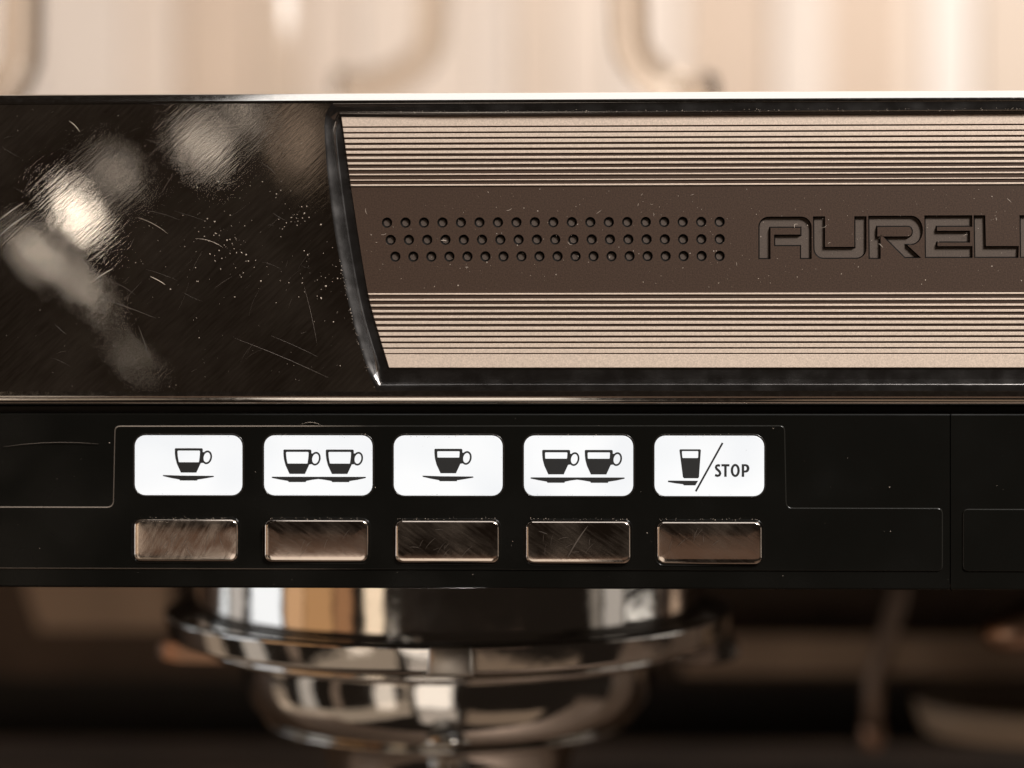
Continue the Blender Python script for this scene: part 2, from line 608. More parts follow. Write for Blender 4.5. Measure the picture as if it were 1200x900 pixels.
o = mb.build('recess_bevel', BEVEL, machine, True)
for k, p in enumerate(o.data.polygons):
    i = k % len(RO)
    p.use_smooth = 1 <= i < NL - 1

# rounded top edge and the cup shelf behind it
mb = MB()
rows = [(121, 0.0), (118.0, 0.0), (117.3, 0.25), (116.6, 0.9), (115.4, 2.1), (109.2, 8.4), (108.0, 10.0), (107.3, 12.0), (107, 15), (107, 40), (109, 46), (109, 1500)]
rings = []
for y, dd in rows:
    z = P(UP, y, 0).z
    rings.append([Vector((P(x, 450, 0).x, dd * S, z)) for x in (XL, 200, 800, XR)])
loft(mb, rings[::-1], close=False)
mb.build('top_edge', RIMSTEEL, machine, True)

# lower lip of the body
mb = MB()
rows = [(459, 0.0), (463.5, 0.05), (466, 0.35), (468.5, 1.0), (470.8, 2.1), (472.6, 3.6), (474.2, 5.8), (475.6, 8.8), (476.5, 12), (477, 16), (477, 40)]
rings = []
for y, dd in rows:
    z = P(UP, y, 0).z
    rings.append([Vector((P(x, 450, 0).x, dd * S, z)) for x in (XL, 200, 800, XR)])
loft(mb, rings[::-1], close=False)
mb.build('lower_lip', RIMSTEEL, machine, True)

# casing behind
mb = MB()
a = P(XL, 112, 20); b = P(XR, 688, 1150)
mb.add(*boxpts((P(XL, 450, 0).x, 24 * S, P(526, 686, 0).z), (P(XR, 450, 0).x, 1500 * S, P(400, 112, 0).z)))
mb.build('casing', DARK, machine)

# ------------------------------------------------------------------ name plate
plate = empty('name_plate', (0, 0, 0))
plate.parent = machine
plate['label'] = 'ridged aluminium name plate with dimples and engraved lettering'
def px_left(y):
    return smooth_interp(inner_left, y)

# dimples
dimples = []
for row, (x0, y) in enumerate(((453.6, 261), (457.8, 281.2), (463.3, 300.8))):
    for k in range(19):
        dimples.append((x0 + (843.4 - x0) * k / 18, y))
RD = 6.1

# letters, traced on the plate: zoom factor 7.5
def z1(pts): return [(880 + x / 7.5, 240 + y / 7.5) for x, y in pts]
def z2(pts): return [(1040 + x / 7.5, 240 + y / 7.5) for x, y in pts]
def arc(cx, cy, rx, ry, a0, a1, n=8):
    return [(cx + rx * math.cos(math.radians(a0 + (a1 - a0) * k / n)), cy + ry * math.sin(math.radians(a0 + (a1 - a0) * k / n))) for k in range(n + 1)]
letters = []
A = [(66, 485)] + arc(155, 205, 90, 92, 180, 270) + arc(440, 205, 94, 92, 270, 360) + [(534, 485), (430, 485), (430, 372), (203, 372), (203, 270), (434, 270), (434, 212), (172, 212), (172, 485)]
letters.append([z1(A)])
U = [(545, 112), (652, 112), (652, 378), (908, 378), (908, 112), (1016, 112)] + arc(925, 392, 91, 92, 0, 90) + arc(640, 392, 92, 92, 90, 180)
letters.append([z1(U)])
R1 = z1([(1030, 108)]) + z2(arc(210, 236, 102, 128, -90, 90, 14)) + z2([(215, 362), (298, 478), (150, 478), (-62, 290)]) + z1([(1138, 290), (1138, 485), (1034, 485)])
R2 = z1([(1112, 206)]) + z2(arc(185, 247, 28, 41, -90, 90, 8)) + z1([(1112, 288)])
R1 = z1([(1030, 108)]) + z2(arc(210, 236, 102, 128, -90, 88, 14)) + z2([(175, 364), (298, 478), (150, 478), (-30, 300)]) + z1([(1140, 272), (1140, 485), (1034, 485)])
letters.append([R1, R2])
E = [(324, 106), (745, 106), (745, 205), (408, 205), (408, 268), (690, 268), (726, 268), (726, 342), (408, 342), (408, 402), (718, 402), (718, 374), (748, 374), (748, 478), (330, 478)]
E = [(324, 106), (745, 106), (745, 207), (436, 207), (436, 240), (726, 240), (726, 344), (440, 344), (440, 374), (748, 374), (748, 478), (328, 478)]
letters.append([z2(E)])
Lq = [(756, 106), (860, 106), (866, 374), (1156, 374), (1150, 478), (762, 478)]
letters.append([z2(Lq)])
I_ = [(1160, 106), (1264, 106), (1264, 478), (1164, 478)]
letters.append([z2(I_)])
A2 = [(x + 1220, y - 2) for x, y in A]
letters.append([z2([(1275 + (x - 66), y - 7) for x, y in A])])

# brown centre band with the pockets cut out
mb = MB()
yT, yB = 219, 343
NB = 10
band = [(px_left(yT + (yB - yT) * k / NB), yT + (yB - yT) * k / NB) for k in range(NB + 1)]
def circ(cx, cy, r, n=20):
    return [(cx + r * math.cos(2 * math.pi * k / n), cy + r * math.sin(2 * math.pi * k / n)) for k in range(n)]
def strip(x0f, x1f, ya, yb, holes):
    n = 4
    lp = [(x0f(ya + (yb - ya) * k / n), ya + (yb - ya) * k / n) for k in range(n + 1)]
    lp += [(x1f(yb + (ya - yb) * k / n), yb + (ya - yb) * k / n) for k in range(n + 1)]
    sheet(mb, [lp] + holes, PLATE_D, UP)
cst = lambda v: (lambda y: v)
# strips with holes, split in columns so the fill stays simple
strip(px_left, cst(1880), yT, 250, [])
strip(px_left, cst(1880), 312, yB, [])
strip(px_left, cst(868), 250, 312, [circ(x, y, RD) for x, y in dimples])
strip(cst(868), cst(1880), 250, 312, [lt[0] for lt in letters])
mb.build('centre_band', BROWN, plate)
# plate core behind the pockets and under the ridges
mb = MB()
core = [(px_left(137 + 294 * k / 12) + 0.2, 137 + 294 * k / 12) for k in range(13)]
for ya, yb in ((137, 219), (343, 431)):
    lp = [(px_left(ya + (yb - ya) * k / 6), ya + (yb - ya) * k / 6) for k in range(7)] + [(1880, yb), (1880, ya)]
    sheet(mb, [lp], PLATE_D + 0.0, UP, wall=PLATE_D + 4)
mb.build('groove_floor', BROWN, plate)

# ridges
ridges = [(137.2, 148.3)]
for k in range(11):
    t = k / 10
    ridges.append((149.8 + 6.56 * k + 0.25 + t * 1.75, 149.6 + 6.56 * k + 5.25 - t * 2.2))
ridges[-1] = (216.3, 218.2)
for k in range(11):
    t = k / 10
    ridges.append((343.8 + 6.53 * k, 343.8 + 6.53 * k + 1.9 + t * 3.0))
ridges.append((415.3, 430.8))
for ya, yb in ridges:
    mb = MB()
    c = 0.35
    def lp(i):
        return [(px_left(ya + i) + i, ya + i), (px_left((ya + yb) / 2) + i, (ya + yb) / 2), (px_left(yb - i) + i, yb - i), (1878, yb - i), (1878, ya + i)]
    r0 = [M(x, y, PLATE_D, UP) for x, y in lp(0)]
    r1 = [M(x, y, PLATE_D - 1.0, UP) for x, y in lp(0)]
    r2 = [M(x, y, PLATE_D - 1.35, UP) for x, y in lp(c)]
    loft(mb, [r0, r1, r2])
    k = len(mb.v)
    mb.f.append(tuple(range(k - 5, k)))
    mb.build('ridge', LIGHTALU, plate)

# dimples: one shared mesh, countersunk wall and flat floor
def dimple_mesh():
    n = 20
    vs_, fs, mi = [], [], []
    for r, dd in ((RD * 1.0, 0.0), (RD * 0.98, 0.3), (RD * 0.64, 3.0)):
        for k in range(n):
            a = 2 * math.pi * k / n
            vs_.append((r * S * math.cos(a), dd * S, r * S * math.sin(a)))
    for q in range(2):
        for k in range(n):
            j = (k + 1) % n
            fs.append((q * n + k, q * n + j, (q + 1) * n + j, (q + 1) * n + k)); mi.append(0)
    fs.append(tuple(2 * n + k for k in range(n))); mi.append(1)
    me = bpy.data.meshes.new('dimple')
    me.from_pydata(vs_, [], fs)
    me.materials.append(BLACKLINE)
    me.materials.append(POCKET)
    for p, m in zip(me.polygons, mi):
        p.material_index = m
    return me
dm = dimple_mesh()
for x, y in dimples:
    o = bpy.data.objects.new('dimple', dm)
    COL.objects.link(o)
    o.location = M(x, y, PLATE_D, UP)
    o.parent = plate

# letters: flank with its shade painted black and a milled floor
for lt in letters:
    mb = MB()
    inner = [offset(lt[0], 1.45)] + [offset(h, -1.45) for h in lt[1:]]
    pts, tris = fill(inner)
    mb.add([M(x, y, PLATE_D + 3.4, UP) for x, y in pts], tris)
    nf = len(tris)
    if lt[1:]:                                    # the counter stands at plate level
        p2, t2 = fill([lt[1]])
        mb.add([M(x, y, PLATE_D, UP) for x, y in p2], t2)
    nc = len(mb.f)
    for a_, b_ in zip(lt, inner):
        loft(mb, [[M(x, y, PLATE_D, UP) for x, y in a_], [M(x, y, PLATE_D + 0.5, UP) for x, y in offset(a_, 0.06)], [M(x, y, PLATE_D + 3.4, UP) for x, y in b_]])
    o = mb.build('letter', POCKET, plate)
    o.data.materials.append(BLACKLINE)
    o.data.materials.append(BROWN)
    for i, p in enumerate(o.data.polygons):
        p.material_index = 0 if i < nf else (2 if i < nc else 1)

# ------------------------------------------------------------------ control panel
CP = 6
windows = [(158, 284), (309.5, 436.5), (461.5, 589), (614, 742), (767, 895.5)]
keys = [(157, 279), (310, 432), (463, 585), (616, 739), (769.5, 893)]
mb = MB()
# base strip with a slightly rounded upper and lower edge
rows = [(484.2, CP + 30), (484.6, CP + 3), (485.3, CP + 0.7), (486.4, CP), (688.2, CP), (689.5, CP + 0.6), (690.4, CP + 2.0), (690.8, CP + 4.5), (690.8, CP + 40)]
def strip_rows(xa, xb):
    rings = []
    for y, dd in rows:
        z = P(526, y, 0).z
        rings.append([Vector((P(x, 450, 0).x, dd * S, z)) for x in (xa, xa + (xb - xa) / 2, xb)])
    loft(mb, rings[::-1], close=False)
strip_rows(XL, 1114.4)
strip_rows(1115.6, XR)
cpanel = mb.build('control_panel', BLACK, machine)
tag(cpanel, 'black gloss control panel strip below the steel body')
mb = MB()
rings = [[M(x, y, dd, 526) for y in (484, 691)] for x, dd in ((1114.4, CP), (1114.7, CP + 4), (1115.3, CP + 4), (1115.6, CP))]
loft(mb, rings[::-1], close=False)
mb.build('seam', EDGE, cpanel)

def inlay(poly, r):
    """raised plastic overlay with a fine bright edge"""
    base = round_corners(poly, r)
    mb = MB()
    seq = [(0, 0.0), (0.15, 0.7), (0.9, 1.5), (1.3, 1.6)]
    rings = [[M(x, y, CP - h, 526) for x, y in offset(base, i)] for i, h in seq]
    sarea = sum(base[i][0] * base[(i + 1) % len(base)][1] - base[(i + 1) % len(base)][0] * base[i][1] for i in range(len(base)))
    loft(mb, rings if sarea > 0 else [r_[::-1] for r_ in rings])
    nf = len(mb.f)
    pts, tris = fill([offset(base, 1.3)])
    mb.add([M(x, y, CP - 1.6, 526) for x, y in pts], tris)
    o = mb.build('overlay', BLACK, cpanel)
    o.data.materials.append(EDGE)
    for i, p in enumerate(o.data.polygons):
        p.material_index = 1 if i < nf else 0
        p.use_smooth = i < nf
    return o
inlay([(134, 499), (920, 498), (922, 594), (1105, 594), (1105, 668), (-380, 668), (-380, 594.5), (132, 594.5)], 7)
inlay([(1128, 595), (2000, 595), (2000, 668), (1128, 668)], 7)

# ---- pictograms
ZF = 8.5714
def zz(ox, pts): return [(ox + x / ZF, 500 + y / ZF) for x, y in pts]
def cup(tlx, tly, full):
    """loops of a cup with handle; the origin is the cup's upper left corner in zoom units"""
    body = [(tlx + x, tly + y) for x, y in ((0, 10), (3, 3), (10, 0), (268, 0), (278, 3), (282, 13), (281, 60), (277, 100), (266, 140), (217, 246), (62, 246), (22, 160), (6, 100), (1, 55))]
    if full:
        hole = [(26, 30), (32, 23), (252, 23), (257, 30), (253, 86), (248, 90), (33, 90), (28, 86)]
    else:
        hole = [(24, 30), (30, 22), (250, 22), (257, 30), (254, 80), (246, 138), (242, 143), (44, 143), (38, 138), (28, 85)]
    hole = [(tlx + 141 + (x - 141) * 0.975, tly + y + (2 if y < 50 else -2)) for x, y in hole]
    th = math.radians(12)
    def ell(rx, ry, dx=0, n=28):
        out = []
        for k in range(n):
            a = 2 * math.pi * k / n
            x, y = rx * math.cos(a), ry * math.sin(a)
            out.append((tlx + 323 + dx + x * math.cos(th) - y * math.sin(th), tly + 92 + x * math.sin(th) + y * math.cos(th)))
        return out
    web = [(tlx + x, tly + y) for x, y in ((270, 36), (298, 40), (284, 62), (277, 92), (280, 120), (297, 146), (262, 150))]
    return [[body, hole]], [[ell(51, 70), ell(33, 51)]], [[web]]
def saucer(x0, y0):
    return [(x0 + x, y0 + y) for x, y in ((0, 0), (130, 4), (180, 6), (510, 8), (515, 14), (510, 20), (420, 36), (348, 47), (348, 56), (175, 56), (168, 46), (85, 31), (5, 12))]
def dsaucer(x0, y0):
    return [(x0 + x, y0 + y) for x, y in ((0, 2), (6, 0), (940, 0), (946, 4), (944, 12), (860, 31), (780, 43), (778, 54), (606, 54), (600, 43), (530, 31), (468, 23), (405, 31), (345, 43), (340, 54), (170, 54), (163, 43), (80, 29), (0, 12))]
icons = [[] for _ in range(5)]
def put(i, ox, shapes):
    for loops in shapes:
        icons[i].append([zz(ox, lp) for lp in loops])
def zcup(i, ox, tlx, tly, full):
    for grp in cup(tlx, tly, full):
        put(i, ox, grp)
cx1 = (204.8 - 140) * ZF
zcup(0, 140, cx1, 219, False); put(0, 140, [[saucer(cx1 - 121, 489)]])
zcup(1, 305, 232, 231, False); zcup(1, 305, 658, 231, False); put(1, 305, [[dsaucer(116, 505)]])
zcup(2, 455, 463, 222, True); put(2, 455, [[saucer(342, 492)]])
zcup(3, 610, 217, 232, True); zcup(3, 610, 645, 232, True); put(3, 610, [[dsaucer(101, 508)]])
gl = [(310, 233), (318, 225), (518, 225), (526, 233), (507, 503), (497, 515), (357, 515), (345, 503)]
gh = [(335, 249), (341, 243), (494, 243), (500, 249), (498, 306), (492, 312), (346, 312), (340, 306)]
put(4, 760, [[gl, gh]])
put(4, 760, [[[(195, 541), (200, 538), (498, 540), (470, 586), (356, 586), (346, 575), (270, 566), (195, 553)]]])
put(4, 760, [[ribbon([(744, 160), (474, 646)], 19)]])
# STOP
spath = [(718, 390), (700, 384), (683, 390), (677, 405), (683, 420), (700, 434), (715, 450), (720, 468), (712, 484), (692, 490), (668, 482)]
put(4, 760, [[ribbon(spath, 25)]])
put(4, 760, [[[(732, 373), (813, 373), (813, 396), (785, 396), (785, 500), (760, 500), (760, 396), (732, 396)]]])
put(4, 760, [[arc(871, 436, 46, 66, 0, 345, 23), arc(871, 436, 21, 43, 0, 345, 23)]])
put(4, 760, [[[(936, 373), (980, 373)] + arc(978, 415, 36, 42, -90, 90, 8) + [(961, 457), (961, 500), (936, 500)],
              [(961, 393), (974, 393)] + arc(972, 415, 14, 21, -80, 80, 6) + [(961, 437)]]])

names_b = ['backlit window showing one half filled cup on a saucer', 'backlit window showing two half filled cups on saucers',
           'backlit window showing one full cup on a saucer', 'backlit window showing two full cups on saucers', 'backlit window showing a glass, a slash and the word STOP']
part_names = [['cup_icon', 'handle_icon', 'handle_icon', 'saucer_icon'], ['cup_icon', 'handle_icon', 'handle_icon'] * 2 + ['saucer_icon'],
              ['cup_icon', 'handle_icon', 'handle_icon', 'saucer_icon'], ['cup_icon', 'handle_icon', 'handle_icon'] * 2 + ['saucer_icon'],
              ['glass_icon', 'saucer_icon', 'slash_icon', 'letter', 'letter', 'letter', 'letter']]
FACE = CP - 1.6
for i, (x0, x1) in enumerate(windows):
    y0, y1 = 510.3, 580.8
    mb = MB()
    seq = [(0, -0.02), (0.25, 0.35), (0.9, 0.6)]
    rings = [[M(x, y, FACE - h, 526) for x, y in rr(x0 + i_, y0 + i_, x1 - i_, y1 - i_, 12.5 - i_)] for i_, h in seq]
    loft(mb, rings)
    k = len(mb.v); n = len(rings[0])
    mb.f.append(tuple(range(k - n, k)))
    w = mb.build('backlit_window', WINDOW, machine)
    w['label'] = names_b[i]
    # moulded rim round the window
    mb = MB()
    seq = [(-2.2, 0.0), (-1.9, 0.55), (-1.1, 0.75), (-0.35, 0.5), (-0.12, -0.1)]
    loft(mb, [[M(x, y, FACE - h, 526) for x, y in rr(x0 + i_, y0 + i_, x1 - i_, y1 - i_, 12.5 - i_)] for i_, h in seq])
    mb.build('window_rim', RIMPLASTIC, w, True)
    # gather cups' handle pieces with their cup
    for nm, loops in zip(part_names[i], icons[i]):
        mb = MB()
        dz = {'cup_icon': 0.90, 'handle_icon': 0.93, 'saucer_icon': 0.9}.get(nm, 0.9)
        if nm == 'handle_icon' and len(loops) == 1:
            dz = 0.96
        sheet(mb, loops, FACE - dz, 526, wall=FACE - 0.6)
        mb.build(nm, INK, w)

# ---- push keys
tilts = [(4.6, 0.0), (3.7, -2.0), (1.0, 0.0), (0.8, 1.0), (3.9, 2.0)]
knames = ['wiped and smudged steel key under the single half cup window', 'coppery steel key under the two half cups window', 'dark reflecting steel key under the single full cup window',
          'dark scratched steel key under the two full cups window', 'brown reflecting steel key under the STOP window']
for i, (x0, x1) in enumerate(keys):
    y0, y1 = 609.2 + i * 0.4, 658.8 + i * 0.4
    cx, cy = (x0 + x1) / 2, (y0 + y1) / 2
    tx, tz = math.radians(tilts[i][0]), math.radians(tilts[i][1])
    def q(x, y, h):
        hh = h + (y - cy) * math.tan(tx) * -1 + (x - cx) * math.tan(tz)
        return M(x, y, FACE - hh, 526)
    mb = MB()
    seq = [(0, -3.0), (0.0, 2.2), (0.4, 2.9), (1.5, 4.0), (2.0, 4.35), (3.0, 4.6), (6.5, 4.78), (11, 4.92), (17, 5.02)]
    rings = [[q(x, y, h) for x, y in rr(x0 + j, y0 + j, x1 - j, y1 - j, max(1.2, 8.5 - j * 0.55), 5)] for j, h in seq]
    loft(mb, rings)
    k = len(mb.v); n = len(rings[0])
    mb.f.append(tuple(range(k - n, k)))
    o = mb.build('push_key', KEYDIRTY if i == 0 else KEYSTEEL, machine, True)
    o['label'] = knames[i]
    mb = MB()
    seq = [(-2.6, -0.02), (-2.3, 0.5), (-1.5, 0.55), (-0.9, 0.2), (-0.7, -2.0)]
    loft(mb, [[M(x, y, FACE - h, 526) for x, y in rr(x0 + j, y0 + j, x1 - j, y1 - j, 8.5 - j)] for j, h in seq])
    mb.build('key_surround', BLACK, o, True)

# ------------------------------------------------------------------ brewing group
DC = 522
gx = P(527, 450, DC).x
def zfront(y, r):
    return P(535, y, DC - r).z
def lathe(name, prof, mat, parent, cx=gx, n=96, smooth=True):
    mb = MB()
    rings = []
    for r, y in prof:
        z = zfront(y, r)
        rings.append([Vector((cx + r * S * math.sin(2 * math.pi * k / n), DC * S - r * S * math.cos(2 * math.pi * k / n), z)) for k in range(n)])
    loft(mb, rings[::-1])
    return mb.build(name, mat, parent, smooth)
group = lathe('group_head', [(368, 560), (368, 740), (368, 752), (368, 754.5), (370, 755.4)], POLISH, machine)
fl = lathe('group_flange', [(369, 755.6), (408, 756), (412, 756.6), (414.5, 758.6), (415, 761), (414.6, 763), (409.4, 785), (408.6, 788), (406, 790), (400, 790.6), (330, 791)], POLISH, machine)
# stop tab on the front of the flange
mb = MB()
rings = []
for y, h in ((757, 0), (757.3, 7), (758.6, 10.5), (761, 12), (775, 12.6), (789, 12), (791.6, 10.5), (792.8, 7), (793, 0)):
    ring = []
    for t in range(15):
        u = -1 + 2 * t / 14
        f = max(0.0, 1 - abs(u) ** 14)
        ring.append(M(527 + 29 * u, y, DC - 408 - h * f + 5 * u * u, 526))
    rings.append(ring)
loft(mb, rings[::-1], close=False)
mb.build('stop_tab', SATIN, fl, True)

# portafilter (removable)
G0 = Vector((gx, DC * S, ZC - 0.12))
porta = empty('portafilter', (0, 0, 0), 'chrome portafilter locked into the group below the buttons', 'portafilter')
lathe('rim', [(300, 791.5), (352, 791.5), (358, 792), (361, 794), (361.5, 796), (361, 799), (357, 801.5), (350, 802.5), (285, 804)], POLISH, porta)
lathe('bowl', [(306, 803.5), (305.5, 806), (304.5, 818), (302, 836), (298, 850), (291, 862), (281, 871), (268, 877), (262, 878.5), (255, 880)], POLISH, porta)
lathe('bowl_lip', [(252, 879.5), (268, 880), (271, 881.5), (270, 883.5), (262, 885), (240, 886)], POLISH, porta)
lathe('neck', [(236, 884), (205, 884.5), (196, 886), (190, 892), (184, 910), (172, 940), (150, 970), (120, 990), (100, 1010)], POLISH, porta)
for s in (-1, 1):
    mb = MB()
    rings = []
    for r, hw, zt, zb in ((320, 92, 0, 0), (385, 86, 0, 0), (408, 76, 1, 3), (420, 58, 5, 8)):
        zc = zfront(789, 330); zd = zfront(814, 330)
        ring = []
        for t in range(9):
            a = -hw + 2 * hw * t / 8
            ring.append(Vector((gx + s * r * S, DC * S + a * S, zc - zt * S)))
        for t in range(8, -1, -1):
            a = -hw + 2 * hw * t / 8
            ring.append(Vector((gx + s * r * S, DC * S + a * S, zd + zb * S)))
        rings.append(ring)
    loft(mb, rings if s > 0 else rings[::-1])
    k = len(mb.v); n = len(rings[0])
    mb.f.append(tuple(range(k - n, k)))
    mb.build('lug', COPPER if s < 0 else POLISH, porta)
hx = P(525, 450, 300).x
p0 = Vector((hx, (DC - 250) * S, P(526, 1010, 250).z))
dirv = Vector((0.0, -0.84, -0.54)).normalized()
mb = MB()
pts = [p0 + dirv * t * S for t in (-60, 0, 40, 60, 62)]
tube(mb, pts, [46 * S, 46 * S, 46 * S, 44 * S, 40 * S], 32)
mb.build('handle_ferrule', POLISH, porta, True)
mb = MB()
pts = [p0 + dirv * t * S for t in (62, 64, 90, 200, 420, 640, 760, 790, 800)]
tube(mb, pts, [r * S for r in (40, 48, 52, 56, 70, 82, 78, 55, 20)], 32)
mb.build('handle', HANDLEM, porta, True)

# ------------------------------------------------------------------ behind and under the group
BD = 1400
mb = MB()
zt = P(526, 688, 20).z
z1_ = P(526, 796, BD).z
mb.add(*boxpts((P(XL, 450, BD).x - .1, BD * S, z1_), (P(XR, 450, BD).x + .1, BD * S + 0.004, zt)))
mb.build('backsplash', TRAY, machine)
mb = MB()                                  # tan splash panel, left
q4 = [P(20, 660, 1300), P(200, 660, 1300), P(200, 738, 1300), P(46, 738, 1300)]
mb.add(q4 + [v + Vector((0, 0.004, 0)) for v in q4], [(0, 3, 2, 1), (4, 5, 6, 7), (0, 1, 5, 4), (1, 2, 6, 5), (2, 3, 7, 6), (3, 0, 4, 7)])
mb.build('splash_panel', TAN, machine)
mb = MB()                                  # rail along the back, right
a, b = P(800, 745, 1250), P(1700, 793, 1250)
mb.add(*boxpts((a.x, a.y, b.z), (b.x, a.y + 0.005, a.z)))
mb.build('back_rail', TAN, machine)
mb = MB()
mb.add(*boxpts((P(XL, 450, BD).x - .1, (BD + 90) * S, 0.06), (P(XR, 450, BD).x + .1, (BD + 90) * S + 0.004, z1_ - 0.0005)))
mb.build('lower_casing', DARK, machine)
mb = MB()
zt2 = P(526, 868, 1390).z
mb.add(*boxpts((P(XL, 450, BD).x - .1, 1120 * S, 0.12), (P(XR, 450, BD).x + .1, 1390 * S, zt2)))
mb.build('drip_tray_edge', TRAY, machine)
# bench the machine stands on, below the frame
mb = MB()
mb.add(*boxpts((-0.6, -0.10, -0.03), (0.8, 0.6, 0.0)))
bench = mb.build('counter', TRAY)
bench['kind'] = 'structure'

# steam wand on the right
sw = empty('steam_wand', (0, 0, 0))
sw.parent = machine
mb = MB()
tube(mb, [P(1062, 640, 1020), P(1052, 700, 1010), P(1036, 760, 1000), P(1024, 800, 1000), P(1022, 850, 1000)], [16 * S] * 5, 20)
mb.build('wand_tube', WAND, sw, True)
mb = MB()
tube(mb, [P(1022, 846, 1000), P(1022, 852, 1000), P(1022, 872, 1000), P(1022, 880, 1000)], [16 * S, 21 * S, 20 * S, 10 * S], 20)
mb.build('wand_tip', COPPER, sw, True)
# copper coloured elbow at the right edge
mb = MB()
tube(mb, [P(1300, 700, 600), P(1230, 722, 600), P(1185, 738, 600), P(1158, 743, 600), P(1148, 744, 600)], [40 * S, 38 * S, 34 * S, 24 * S, 6 * S], 24)
tag(mb.build('water_spout', COPPER, machine, True), 'coppery blurred spout end at the right edge')

# pale dish behind, right
mb = MB()
rings = []
c = P(1205, 838, 1000)
for r, h in ((0.001, -32), (120, -32), (142, -28), (150, -14), (156, 10), (158, 24), (154, 30), (150, 24), (146, 6), (0.001, 4)):
    rings.append([c + Vector((r * S * 1.25 * math.sin(2 * math.pi * k / 48), -r * S * 1.0 * math.cos(2 * math.pi * k / 48), h * S)) for k in range(48)])
loft(mb, rings)
o = mb.build('dish', PALE, None, True)
tag(o, 'pale blurred round dish in the dark behind the machine, lower right', 'dish')

# ------------------------------------------------------------------ glass mugs on the cup shelf
def mug(cx, ytop, cyb, depth, rb, hang, hw, turn, label):
    """glass mug; its handle loop ends hang units lower than the photo's top edge"""
    zs = P(400, 109, 0).z
    base = Vector((P(cx, 450, depth).x, depth * S, zs))
    root = empty('glass_mug', base, label, 'mug', 'glass mugs on the cup shelf')
    mb = MB()
    H = 620
    rings = []
    n = 48
    prof = [(0.5, 2), (rb * .86, 2), (rb * .95, 8), (rb, 30), (rb, H), (rb - 2, H + 2), (rb - 4, H), (rb - 4, 40), (rb * .84, 26), (0.5, 26)]
    for r, h in prof:
        rings.append([Vector((r * S * math.sin(2 * math.pi * k / n), -r * S * math.cos(2 * math.pi * k / n), h * S)) for k in range(n)])
    loft(mb, rings)
    mb.build('glass_body', GLASS, root, True)
    # handle: a D loop standing out from the body, its lower bend at the given pixel row
    zb = P(cx, cyb, depth - rb - hw * 0.6).z - zs
    path = []
    a = math.radians(turn)
    out = Vector((math.sin(a), -math.cos(a), 0))
    zt_ = zb + 400 * S
    for rr_, z in ((rb - 4, zt_ + 40 * S), (rb + hw * .7, zt_ + 30 * S), (rb + hw, zt_ - 20 * S), (rb + hw, zb + 120 * S), (rb + hw * .9, zb + 60 * S), (rb + hw * .62, zb + 22 * S), (rb + hw * .3, zb + 8 * S), (rb - 4, zb + 14 * S)):
        path.append(out * rr_ * S + Vector((0, 0, z)))
    # smooth the path
    sm = []
    for i in range(len(path) - 1):
        p0_, p1, p2, p3 = path[max(0, i - 1)], path[i], path[i + 1], path[min(len(path) - 1, i + 2)]
        for k in range(5):
            t = k / 5
            sm.append(0.5 * ((2 * p1) + (p2 - p0_) * t + (2 * p0_ - 5 * p1 + 4 * p2 - p3) * t * t + (3 * p1 - p0_ - 3 * p2 + p3) * t ** 3))
    sm.append(path[-1])
    mb = MB()
    tube(mb, sm, 34 * S, 20)
    mb.build('handle', GLASSH, root, True)
mug(-118, 0, 112, 1000, 170, 0, 130, 62, 'clear glass mug cut off by the left edge of the photo')
mug(310, 0, 84, 1600, 190, 0, 210, 66, 'clear glass mug with a wide handle loop above the plate corner')
mug(930, 0, 92, 1000, 170, 0, 150, -66, 'clear glass mug with a bright hooked handle above the ridged plate')

# ------------------------------------------------------------------ dust and scratches
rnd = random.Random(11)
mb = MB()
def fleck(x, y, d, s, ref):
    c = M(x, y, d, ref)
    n = rnd.choice((3, 4, 5))
    a0 = rnd.uniform(0, 6.28)
    el = rnd.uniform(0.35, 1.0)
    th = rnd.uniform(0, 3.14)
    vs_ = []
    for k in range(n):
        a = a0 + 2 * math.pi * k / n
        u, v = s * math.cos(a) * rnd.uniform(.6, 1.2), s * el * math.sin(a) * rnd.uniform(.6, 1.2)
        vs_.append(c + Vector(((u * math.cos(th) - v * math.sin(th)) * S, -0.05 * S, (u * math.sin(th) + v * math.cos(th)) * S)))
    vs_.append(c + Vector((0, -s * 0.6 * S, 0)))
    mb.add(vs_, [(k, (k + 1) % n, n) for k in range(n)])
def fibre(x, y, d, ln, ang, w, ref, bend=0.3):
    n = 5
    L_, R_, T_ = [], [], []
    for k in range(n + 1):
        t = k / n - .5
        a = ang + bend * t
        px_ = x + ln * t * math.cos(a); py_ = y + ln * t * math.sin(a)
        ww = w * (1 - (2 * t) ** 2 * 0.7) / 2
        L_.append(M(px_ - ww * math.sin(a), py_ + ww * math.cos(a), d - .02, ref))
        R_.append(M(px_ + ww * math.sin(a), py_ - ww * math.cos(a), d - .02, ref))
        T_.append(M(px_, py_, d - w * .5, ref))
    loft(mb, [L_, T_, R_], close=False)
for cx, cy, sx, sy, n in ((268, 292, 18, 14, 46), (250, 265, 22, 10, 14), (352, 254, 12, 10, 26), (372, 322, 20, 22, 30), (250, 300, 80, 60, 40), (300, 220, 30, 10, 8), (395, 340, 12, 40, 20)):
    for _ in range(n):
        x, y = rnd.gauss(cx, sx), rnd.gauss(cy, sy)
        if x < smooth_interp(outer_left, y) - 4 and 125 < y < 455:
            fleck(x, y, 0, abs(rnd.gauss(0.45, 0.45)) + 0.22, UP)
for _ in range(170):
    x, y = rnd.uniform(0, 400), rnd.uniform(125, 455)
    if x < smooth_interp(outer_left, y) - 6:
        fleck(x, y, 0, rnd.uniform(0.2, 0.65), UP)
for _ in range(330):
    x, y = rnd.uniform(415, 1200), rnd.uniform(222, 341)
    if x > px_left(y) + 4:
        fleck(x, y, PLATE_D, rnd.choice((.25, .3, .35, .4, .5, .7, 1.0)), UP)
